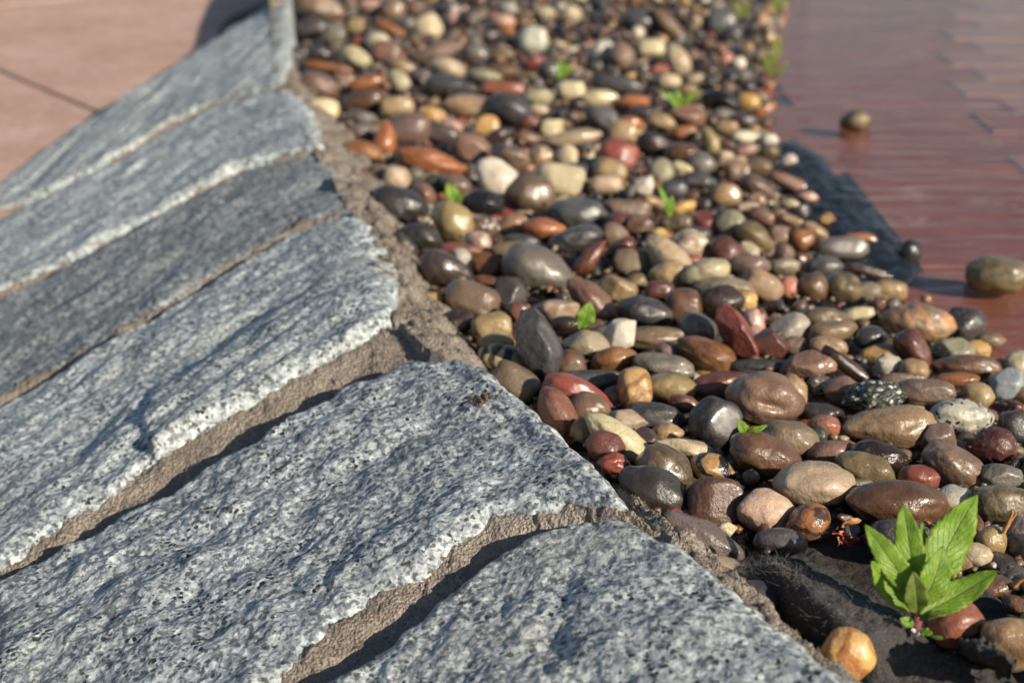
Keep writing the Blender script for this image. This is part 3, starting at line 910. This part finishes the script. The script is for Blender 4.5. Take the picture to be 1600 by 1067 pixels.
GLOSS = dict(e=.30, b=.34, o=.30, a=.42, f=.30, r=.30)
PATS = {'-': (.30, .02, .05), 'm': (1.0, .06, .1), 's': (.75, 1.0, 0), 'v': (.3, .1, 1.0)}
def build_pebble(p, i):
    lvl = 5 if p['a'] > 44 else 4
    V = stone_shape(lvl, p['shp'], 100 + i)
    nm = p['name']
    sc_ = np.array([sun_dir @ RT, sun_dir @ UP, sun_dir @ -FW]); hv = sc_ + np.array([0, 0, 1.0]); hv /= np.linalg.norm(hv)
    if 'sparkling dent' in nm:
        c_ = np.array([.12, -.22, .9]); g_ = np.exp(-((V - c_) ** 2 * np.array([2.4, 9, 1])).sum(1) / .22)
        V = V - np.outer(g_ * (.17 + .05 * fbm(V * 9, 2)), [0, 0, 1.0])
    for key_, nn_, d_, ro_ in (('white facet', hv, .80, .012), ('broken face', hv * [.8, .6, 1], .78, .035), ('white glint', hv, .93, 0), ('long white glint', hv * [.3, 1, 1], .9, 0), ('sun glints', hv, .92, .02), ('cracked top', np.array([-.1, .8, .6]), .86, .05)):
        if key_ in nm:
            nn_ = np.array(nn_) / np.linalg.norm(nn_); e_ = V @ nn_ - (V @ nn_).max() * d_
            V = V - np.outer(np.maximum(0, e_) * .96 - (e_ > 0) * ro_ * .5 * fbm(V * 8, 3), nn_)
    s = dep[i] / FPX
    V = V * np.array([p['a'] * s, p['b'] * s, p['third'] * s])
    c, sn = math.cos(p['rot']), math.sin(p['rot'])
    ax = RT * c - UP * sn; ay = RT * sn + UP * c; az = -FW
    o = mesh_obj('pebble', V, ICO[lvl][1], M['pebble'])
    Rm = Matrix(np.stack([ax, ay, az], 1).tolist()).to_4x4()
    o.matrix_world = Matrix.Translation(Vector(at_depth(p['x'], p['y'], dep[i]))) @ Rm
    r = np.random.default_rng(900 + i)
    c1, c2 = lin(COLS[p['col']][0]), lin(COLS[p['col']][1])
    if p['name'].startswith('black and cream'): c2 = lin((214, 190, 130))
    if p['name'].startswith('mustard'): c2 = lin((46, 40, 36))
    if p['name'].startswith('white and brown'): c2 = lin((150, 110, 80))
    if p['name'].startswith('amber-brown oval'): c2 = lin((70, 52, 36))
    if p['name'].startswith('yellow banded'): c1, c2 = lin((206, 160, 84)), lin((176, 110, 48))
    if p['name'].startswith('large banded'): c2 = lin((176, 124, 76))
    j = r.uniform(.80, 1.08) * (1 + r.uniform(-.05, .05, 3))
    g1, g2 = c1.mean(), c2.mean(); c1 = c1 * .82 + g1 * .18 * np.array([1.05, 1, .93]); c2 = c2 * .82 + g2 * .18 * np.array([1.05, 1, .93])
    j = j * np.array([.90, .86, .79])
    o['tint'] = [float(v) for v in np.clip(c1 * j, 0, .85)]
    o['tint2'] = [float(v) for v in np.clip(c2 * j, 0, .85)]
    o['pattern'] = [float(v) for v in PATS[p['pat']]]
    wet = r.random(); o['gloss'] = float((r.uniform(.13, .22) if wet < .42 else r.uniform(.28, .40) if wet < .8 else r.uniform(.46, .6)) + (.1 if p['shp'] == 'a' else 0) + (.1 if p['col'] in ('white', 'cream', 'beige') else 0))
    return o
pebs = [build_pebble(p, i) for i, p in enumerate(PEB)]

# labels: landmarks by their look, the others by their look and the landmark next to them
heroes = [i for i, p in enumerate(PEB) if p['name']]
used = set()
def look(p):
    size = p['a'] * 2
    asp = p['a'] / p['b']
    s = {'a': 'angular', 'r': 'rough', 'f': 'flat', 'b': 'blocky', 'o': 'egg-shaped', 'e': 'oval' if asp > 1.25 else 'round'}[p['shp']]
    if asp > 2.1 and p['shp'] in 'eob': s = 'long'
    pt = {'m': 'mottled ', 's': 'speckled ', 'v': 'banded ', '-': ''}[p['pat']]
    return ('small ' if size < 34 else '') + pt + COLS[p['col']][2] + ' ' + s + ' pebble'
def where(p, q):
    dx, dy = p['x'] - q['x'], p['y'] - q['y']; ang = math.degrees(math.atan2(dy, dx))
    k = int(round(ang / 45)) % 8
    return ['right of', 'in front and right of', 'in front of', 'in front and left of', 'left of', 'behind and left of', 'behind', 'behind and right of'][k]
for i in heroes:
    s = PEB[i]['name']; s = s if len(s.split()) >= 4 else s + ' in the pebble bed'
    assert s not in used, s
    used.add(s); pebs[i]['label'] = s
for i, p in enumerate(PEB):
    if p['name']: continue
    for h in sorted(heroes, key=lambda h: (PEB[h]['x'] - p['x']) ** 2 + (1.6 * (PEB[h]['y'] - p['y'])) ** 2):
        s = look(p) + ' ' + where(p, PEB[h]) + ' the ' + PEB[h]['name']
        if s not in used and len(s.split()) <= 16: break
    used.add(s); pebs[i]['label'] = s
for o in pebs: o['category'] = 'pebble'; o['group'] = 'pebbles of the wet pebble bed'

# the remaining small stones: fill between and below the ones above
MS = 4
mask = np.zeros((1500 // MS, 2400 // MS), np.uint8)            # occupancy, pixel grid with an offset of (200, 200)
yy, xx = np.mgrid[0:mask.shape[0], 0:mask.shape[1]]
xx = xx * MS - 200.0; yy = yy * MS - 200.0
def stamp(x, y, a, b, rot, test=None):
    R = max(a, b) + MS; i0, i1 = int((y - R + 200) / MS), int((y + R + 200) / MS) + 1; j0, j1 = int((x - R + 200) / MS), int((x + R + 200) / MS) + 1
    i0, j0 = max(i0, 0), max(j0, 0); sx, sy = xx[i0:i1, j0:j1] - x, yy[i0:i1, j0:j1] - y
    if sx.size == 0: return 1.0
    c, s = math.cos(rot), math.sin(rot); u, v = sx * c + sy * s, -sx * s + sy * c
    e = (u / a) ** 2 + (v / b) ** 2 < 1
    if test: return (mask[i0:i1, j0:j1][e]).mean() if e.any() else 1.0
    mask[i0:i1, j0:j1][e] = 1; return 0
for p in PEB: stamp(p['x'], p['y'], p['a'], p['b'], p['rot'])
KEEP_OUT = [(1140, 900), (1205, 862), (1255, 842), (1330, 832), (1400, 842), (1470, 885), (1560, 930), (1640, 1000), (1800, 1300), (1400, 1300), (1250, 1020)]
KEEP2 = [(1225, 235), (1290, 265), (1360, 320), (1420, 395), (1400, 425), (1340, 400), (1270, 350), (1215, 290)]
def inside(x, y, poly):
    r = False
    for (x1, y1), (x2, y2) in zip(poly, poly[1:] + poly[:1]):
        if (y1 > y) != (y2 > y) and x < (x2 - x1) * (y - y1) / (y2 - y1) + x1: r = not r
    return r
FC = ['taupe'] * 6 + ['grey'] * 4 + ['brown'] * 5 + ['slate'] * 4 + ['char'] * 4 + ['tan'] * 4 + ['mauve'] * 4 + ['olive'] * 4 + ['dkbr'] * 3 + ['red'] + ['rust'] * 2 + ['cream'] + ['beige'] * 3 + ['purple'] * 3 + ['taupe', 'brown', 'brown', 'char', 'grey', 'white', 'yellow', 'maroon', 'pale', 'rosy', 'rosy']
FV, FF, FT = [], [], []; nvert = 0
FSH = {lv: [stone_shape(lv, s, 5000 + k) for k, s in enumerate('eaobfaafreoabafe' * 2)] for lv in (1, 2, 3)}
def add_fill(P0, sz, lv=3):
    global nvert
    asp = random.uniform(.5, .9); V = FSH[lv][random.randrange(32)] * np.array([sz, sz * asp, sz * asp * random.uniform(.65, 1.0)])
    phi = random.uniform(0, 6.283)
    Rm = np.array(Matrix.Rotation(phi, 3, 'Z') @ Matrix.Rotation(random.gauss(0, .3), 3, 'X') @ Matrix.Rotation(random.gauss(0, .3), 3, 'Y'))
    V = V @ Rm.T + P0
    FV.append(V); FF.append(ICO[lv][1] + nvert); nvert += len(V)
    c = lin(COLS[random.choice(FC)][0]) * random.uniform(.62, 1.0) * np.array([.90, .87, .81])
    FT.append(np.repeat([np.append(np.clip(c, 0, .8), 1)], len(V), 0))
def bed_points(n, far_share, far_y, zlo, zhi, keep_out=True):
    """random points of the pebble bed, spread evenly over the view, with their resting place"""
    y = np.where(RNG.random(n) < far_share, RNG.uniform(-110, far_y, n), RNG.uniform(-110, 1180, n)); x = RNG.uniform(420, 1950, n)
    D = FW[None] + RT[None] * ((x - 800) / FPX)[:, None] - UP[None] * ((y - 533.5) / FPX)[:, None]
    zo = RNG.uniform(zlo, zhi, n); z = np.full(n, .01)
    for _ in range(4):
        P = CAM + D * ((z - CAM_H) / D[:, 2])[:, None]; z = bed_height(P) + zo
    ok = (ridge_dist(P) > .028) & (water_side(P) < -.012)
    return [(x[i], y[i], P[i]) for i in np.where(ok)[0] if not inside(x[i], y[i], KEEP2) and not inside(x[i], y[i], KEEP_OUT)]
placed = 0
for x, y, P0 in bed_points(16000, .45, 380, -.004, -.001):
    d = np.linalg.norm(P0 - CAM)
    sz = random.choice([.006, .008, .010, .012, .015]) * random.uniform(.85, 1.15)
    a = sz * FPX / d
    if stamp(x, y, a * .9, a * .6, 0, True) > .30: continue
    stamp(x, y, a * .9, a * .6, 0)
    add_fill(P0, sz); placed += 1
low = 0
for x, y, P0 in bed_points(7500, .5, 420, -.0135, -.0125): add_fill(P0, random.uniform(.006, .012), 2); low += 1
for x, y, P0 in bed_points(7000, .0, 300, -.012, -.002): add_fill(P0, random.uniform(.0015, .004), 1)
V = np.vstack(FV); Fc = np.vstack(FF); Tn = np.vstack(FT)
fo = mesh_obj('small_pebbles', V, Fc, M['fill'])
ca_ = fo.data.color_attributes.new('tint', 'FLOAT_COLOR', 'POINT'); ca_.data.foreach_set('color', Tn.astype(np.float32).ravel())
tag(fo, 'small mixed wet pebbles filling the gaps of the pebble bed', 'gravel', kind='stuff')

# ------------------------------------------------------------------ black membrane
def rows_sheet(name, rows, nu, nv, mat, amp, parent=None, freq=60, loc=None):
    R = [resample(chaikin(np.array([onz(x, y, z) for x, y, z in r]), 2), nu) for r in rows]
    cols = []
    for k in range(nu): cols.append(resample(chaikin(np.array([r[k] for r in R]), 3), nv))
    P = np.array(cols)
    P[..., 2] += amp * fbm(P * freq, 4, .55)
    V = P.reshape(-1, 3); V, F2 = grid_skirt(V, nu, nv, np.array([0, 0, -.0025]))
    o = mesh_obj(name, V - (np.array(loc) if loc is not None else 0), grid_faces(nu, nv) + F2, mat, parent)
    return o, P
mloc = onz(1300, 940, .01)
mem = empty('weed_membrane', tuple(mloc)); tag(mem, 'crumpled fuzzy black membrane folded up between granite mortar and seedling', 'membrane')
ROWS = [
 [(1112, 915, .012), (1160, 945, .008), (1215, 990, .004), (1280, 1040, .006), (1340, 1095, .004), (1430, 1160, .002), (1640, 1290, 0)],
 [(1136, 904, .026), (1178, 884, .036), (1214, 865, .044), (1258, 900, .046), (1318, 924, .046), (1374, 940, .042), (1440, 1000, .022), (1660, 1110, .008)],
 [(1150, 882, .012), (1188, 866, .016), (1240, 876, .010), (1300, 905, .004), (1350, 928, .002), (1405, 965, .004), (1490, 1010, .008), (1690, 1090, .010)],
 [(1160, 862, .006), (1200, 852, .010), (1260, 852, .011), (1320, 846, .014), (1385, 848, .016), (1440, 872, .018), (1530, 925, .020), (1720, 1010, .014)],
]
_, MP = rows_sheet('cloth', ROWS, 220, 110, M['membrane'], .0030, mem, 48, mloc)
HVs, HFs = [], []; nh = 0
for _ in range(3600):
    i = int(219 * random.random() ** 1.2); j = int(min(109, abs(random.gauss(20, 20))))
    if random.random() < .10: i = random.randint(8, 60); j = random.randint(28, 44)
    p = MP[i, j]; L = random.uniform(.0015, .005); dv = RNG.normal(size=3); dv[2] = abs(dv[2]) * .55 + .1; dv /= np.linalg.norm(dv)
    cu = RNG.normal(size=3) * .6; side = np.cross(dv, -FW); side /= np.linalg.norm(side) + 1e-9
    w = .00005
    for t in (0, .35, .7, 1.0):
        c = p + dv * L * t + cu * L * t * t * .8
        HVs += [c - side * w * (1 - .7 * t), c + side * w * (1 - .7 * t)]
    for q in range(3): HFs.append((nh + 2 * q, nh + 2 * q + 1, nh + 2 * q + 3, nh + 2 * q + 2))
    nh += 8
fz = mesh_obj('fibres', np.array(HVs) - mloc, HFs, M['fibre'], mem); fz['kind'] = 'stuff'
m2loc = onz(1310, 330, .0)
mem2 = empty('weed_membrane', tuple(m2loc)); tag(mem2, 'smooth wet blue-black membrane strip where the pebbles meet the puddle', 'membrane')
rows_sheet('cloth', [
 [(1196, 220, .002), (1216, 250, .000), (1232, 290, .003), (1262, 345, .000), (1300, 385, .003), (1340, 420, .000), (1400, 446, .002)],
 [(1222, 222, .008), (1246, 246, .004), (1272, 284, .009), (1306, 330, .005), (1340, 366, .009), (1376, 398, .005), (1424, 436, .003)],
 [(1232, 222, .001), (1272, 248, .005), (1300, 284, .000), (1336, 318, .006), (1366, 354, .001), (1396, 388, .006), (1430, 430, .001)],
 [(1238, 218, -.006), (1286, 246, -.002), (1308, 276, -.006), (1362, 312, -.001), (1378, 350, -.006), (1416, 384, -.002), (1444, 426, -.006)]], 120, 60, M['membrane_wet'], .0036, mem2, 42, m2loc)
m3loc = onz(1535, 1020, .0)
mem3 = empty('weed_membrane', tuple(m3loc)); tag(mem3, 'torn black membrane scrap between the terracotta dome and the corner stone', 'membrane')
rows_sheet('cloth', [[(1495, 1010, .018), (1530, 1030, .022), (1580, 1052, .024)], [(1498, 1000, .040), (1532, 1014, .046), (1582, 1040, .044)], [(1500, 996, .020), (1540, 1004, .022), (1590, 1030, .022)]], 70, 40, M['membrane'], .004, mem3, 120, m3loc)

# ------------------------------------------------------------------ plants
def leaf(name, base, tip, width, parent, mat, normal, bend=0.0, fold=.25, teeth=0, curl=0.0, blunt=.8, loc=None):
    base, tip = np.array(base), np.array(tip); L = np.linalg.norm(tip - base); d = (tip - base) / L
    nn = np.array(normal, float); nn -= d * (nn @ d); nn /= np.linalg.norm(nn); sd = np.cross(d, nn)
    nu, nv = 49, 11
    V, UVs = [], []
    for i in range(nu):
        t = i / (nu - 1)
        w = width * (math.sin(math.pi * min(1, t ** blunt)) ** .75 * .5 if 0 < t < 1 else .01)
        w = max(w, width * .06 * (1 - t))
        if teeth: w *= 1 + .12 * (((t * teeth) % 1.0) - .5) * (1 if .15 < t < .97 else 0)
        c = base + d * L * t + nn * (bend * L * math.sin(math.pi * t) + curl * L * t * t)
        for j in range(nv):
            s = j / (nv - 1) * 2 - 1
            wav = .06 * width * math.sin(t * 17 + (2 if s > 0 else 0)) * s * s
            V.append(c + sd * w * s + nn * (abs(s) * w * fold - .15 * w * s * s + wav)); UVs.append((s * .5 + .5, t))
    Fc = grid_faces(nu, nv)
    o = mesh_obj(name, np.array(V) - (np.array(loc) if loc is not None else 0), Fc, mat, parent)
    uv = o.data.uv_layers.new(name='uv')
    for lp in o.data.loops: uv.data[lp.index].uv = UVs[lp.vertex_index]
    sm = o.modifiers.new('thickness', 'SOLIDIFY'); sm.thickness = .0003
    return o
def tube(name, pts, r0, r1, mat, parent, loc=None, sides=6):
    P = resample(chaikin(np.array(pts, float), 3), 24); V = []
    for k in range(24):
        d = P[min(k + 1, 23)] - P[max(k - 1, 0)]; d /= np.linalg.norm(d) + 1e-9
        u = np.cross(d, [.3, .2, .9]); u /= np.linalg.norm(u); w = np.cross(d, u); r = r0 + (r1 - r0) * k / 23
        for q in range(sides): a = 2 * math.pi * q / sides; V.append(P[k] + r * (u * math.cos(a) + w * math.sin(a)))
    Fc = [(k * sides + q, k * sides + (q + 1) % sides, (k + 1) * sides + (q + 1) % sides, (k + 1) * sides + q) for k in range(23) for q in range(sides)]
    Fc += [tuple(range(sides))[::-1], tuple(23 * sides + q for q in range(sides))]
    return mesh_obj(name, np.array(V) - (np.array(loc) if loc is not None else 0), Fc, mat, parent)
sloc = onz(1430, 988, .024)
sd0 = (sloc - CAM) @ FW; spx = sd0 / FPX
seed = empty('seedling', tuple(sloc)); tag(seed, 'bright green toothed-leaf seedling with purple stem growing out of the membrane', 'seedling')
def ip(x, y, dz=0.0): return at_depth(x, y, sd0 + dz)
tube('stem', [ip(1430, 988, .003), ip(1432, 970, 0), ip(1434, 950, 0), ip(1436, 930, 0)], .0026, .0022, M['stem'], seed, sloc)
tube('root_collar', [ip(1424, 983, -.002), ip(1429, 986, -.0025), ip(1434, 990, -.002)], .0009, .0013, M['white_root'], seed, sloc)
toC = -FW
LV = [  # base, tip, width px, depth at base / tip, bend, fold, teeth, material, normal lean
 ((1448, 925), (1527, 773), 78, .004, .012, -.10, .22, 11, 'leaf', (.1, 0, .2)),
 ((1434, 915), (1441, 815), 36, .008, .016, .06, .2, 9, 'leaf', (.5, 0, 0)),
 ((1430, 920), (1411, 786), 50, .002, .006, .10, .35, 10, 'leaf', (-.3, 0, .2)),
 ((1426, 930), (1351, 819), 46, .001, .004, .10, .30, 11, 'leaf', (-.2, 0, .3)),
 ((1432, 955), (1362, 876), 46, -.002, -.006, -.16, .25, 8, 'leaf', (.1, 0, .5)),
 ((1438, 960), (1559, 891), 50, -.003, -.006, -.12, .30, 12, 'leaf', (0, 0, .6)),
 ((1436, 948), (1474, 853), 58, -.003, -.004, .10, .35, 9, 'leaf', (.2, 0, .1)),
 ((1433, 957), (1427, 892), 40, -.006, -.012, .12, .45, 7, 'leaf_old', (-.2, 0, .2)),
 ((1436, 968), (1480, 957), 15, -.006, -.012, .15, .3, 5, 'leaf_old', (0, 0, 1)),
 ((1428, 976), (1406, 966), 19, -.003, -.005, .05, .1, 0, 'leaf', (-.2, 0, .3)),
 ((1436, 984), (1457, 990), 17, -.004, -.008, .05, .1, 0, 'leaf', (0, 0, .8)),
 ((1455, 994), (1479, 998), 8, -.006, -.010, .05, .1, 0, 'leaf', (0, 0, .8)),
]
for b, tp, w, d0, d1, be, fo_, te, mt, ln in LV:
    leaf('leaf', ip(*b, d0), ip(*tp, d1), w * spx * .92, seed, M[mt], toC + np.array(ln), be, fo_, te, 0, .85, sloc)
# crumb of soil on the granite
sp_ = slope_hit(752, 628) + np.array([0, 0, .002]); sv, sf = [], []
for k in range(46):
    q = FSH[2][k % 32] * RNG.uniform(.0004, .0013, 3) + np.array([RNG.normal() * .0042, RNG.normal() * .0036, RNG.uniform(-.001, .0006)]); q[:, 2] -= .3 * q[:, 0] * -1 if False else 0
    sf.append(ICO[2][1] + 42 * k); sv.append(q)
so_ = mesh_obj('soil_crumb', np.vstack(sv), np.vstack(sf), simple('soil', (.10, .07, .045), .9, 400, .5, .0005)); so_.location = sp_
so_.rotation_euler = (0, math.radians(-17), 0)
tag(so_, 'crumb of brown soil lying on the broad granite slab near its tip', 'soil')
def sprout(label, x, y, z, leaves, mat='leaf', stem=None, cat='sprout'):
    loc = onz(x, y, z); dd = (loc - CAM) @ FW
    o = empty('sprout', tuple(loc)); tag(o, label, cat)
    for (bx, by, tx, ty, w, be) in leaves:
        leaf('leaf', at_depth(bx, by, dd - .004), at_depth(tx, ty, dd - .008), w * (.85 if y < 400 else 1.0) * dd / FPX, o, M[mat], -FW + np.array([.2, 0, .3]), be, .25, 0, 0, .85, loc)
    for st in (stem or []):
        tube('stem', [at_depth(px, py, dd - .003) for px, py in st[1:]], .0008, .0005, M[st[0]], o, loc)
    return o
sprout('single bright green leaf sticking up beside the white angular chunk', 911, 512, .03, [(909, 512, 922, 472, 30, .1), (908, 512, 903, 505, 12, .1)])
sprout('two small green leaves between the dark ball and the rosy stone', 1163, 678, .034, [(1165, 680, 1152, 655, 18, .1), (1163, 680, 1200, 664, 11, .15)])
sprout('upright green grass blade beside the white nugget', 1044, 338, .03, [(1046, 338, 1028, 288, 12, .1), (1046, 340, 1050, 305, 14, .05)])
sprout('small round green leaf above the two-lobed olive-tan pebble', 712, 318, .03, [(712, 318, 698, 286, 26, .1), (714, 320, 722, 305, 10, .1)])
sprout('tiny yellow-green sprout far back beside the red chip', 882, 118, .03, [(880, 120, 872, 95, 14, .1), (882, 120, 888, 98, 14, .1), (881, 120, 866, 118, 10, .1)])
sprout('low green sprout far back behind the black pebble', 1062, 166, .03, [(1062, 166, 1036, 144, 16, .1), (1062, 166, 1092, 142, 12, .1), (1062, 166, 1058, 138, 12, .1), (1060, 168, 1050, 158, 14, .1)])
sprout('tall yellow-green weed with red stems at the edge of the puddle', 1204, 150, .02, [(1203, 120, 1194, 72, 14, .1), (1204, 118, 1214, 52, 16, .1), (1205, 112, 1222, 60, 12, .1), (1201, 118, 1187, 86, 10, .1), (1206, 128, 1232, 95, 10, .1)], 'leaf_far',
       [('red_stem', (1204, 152), (1203, 130), (1204, 112)), ('red_stem', (1204, 150), (1188, 142), (1172, 146)), ('red_stem', (1205, 150), (1222, 146), (1236, 150)), ('red_stem', (1203, 150), (1196, 128), (1192, 112))], 'weed')
sprout('leafy green weed at the far right end of the pebbles', 1160, 26, .02, [(1160, 28, 1146, 2, 16, .1), (1160, 28, 1172, 4, 14, .1), (1156, 28, 1136, 16, 12, .1)], 'leaf_far', None, 'weed')
sprout('yellow-green tuft beside the leafy weed far back', 1214, 20, .02, [(1214, 22, 1206, -6, 14, .1), (1214, 22, 1226, -4, 14, .1), (1214, 22, 1216, -14, 12, .1)], 'leaf_far', None, 'weed')
# dried bits
dl = onz(1328, 838, .02); dd = (dl - CAM) @ FW
dw = empty('dried_weed', tuple(dl)); tag(dw, 'curled dark red dried weed lying in the shallows left of the seedling', 'dried weed')
for k in range(11):
    x0, y0 = 1328 + random.gauss(0, 12), 838 + random.gauss(0, 6); pts = [(x0, y0)]
    for _ in range(4): pts.append((pts[-1][0] + random.gauss(0, 7), pts[-1][1] + random.gauss(-1, 5)))
    tube('stalk', [at_depth(px, py, dd - .004 + random.gauss(0, .002)) for px, py in pts], .0007, .0004, M['red_stem' if k % 3 else 'dry'], dw, dl)
leaf('dry_leaf', at_depth(1318, 822, dd), at_depth(1346, 812, dd), 14 * dd / FPX, dw, M['dry'], -FW + np.array([0, 0, .6]), .2, .4, 0, 0, .8, dl)
for lab, pts, z in (('thin orange dry twig leaning on the stones right of the seedling', [(1568, 832), (1574, 818), (1580, 806), (1582, 798)], .03), ('orange dry grass stalk over the tan stone in the corner', [(1584, 916), (1592, 908), (1606, 900), (1618, 892)], .03)):
    lo_ = onz(*pts[0], z); d_ = (lo_ - CAM) @ FW; e_ = empty('dry_twig', tuple(lo_)); tag(e_, lab, 'twig')
    tube('stalk', [at_depth(px, py, d_ - .002 * k) for k, (px, py) in enumerate(pts)], .0011, .0006, M['dry'], e_, lo_)
    tube('side_stalk', [at_depth(px + 4 * k, py - 2 * k, d_ - .002 * k) for k, (px, py) in enumerate(pts[:3])], .0008, .0004, M['dry'], e_, lo_)
print('pebbles', len(PEB), 'fill', placed, low, 'tris', sum(len(o.data.polygons) for o in COL.objects if o.type == 'MESH'))
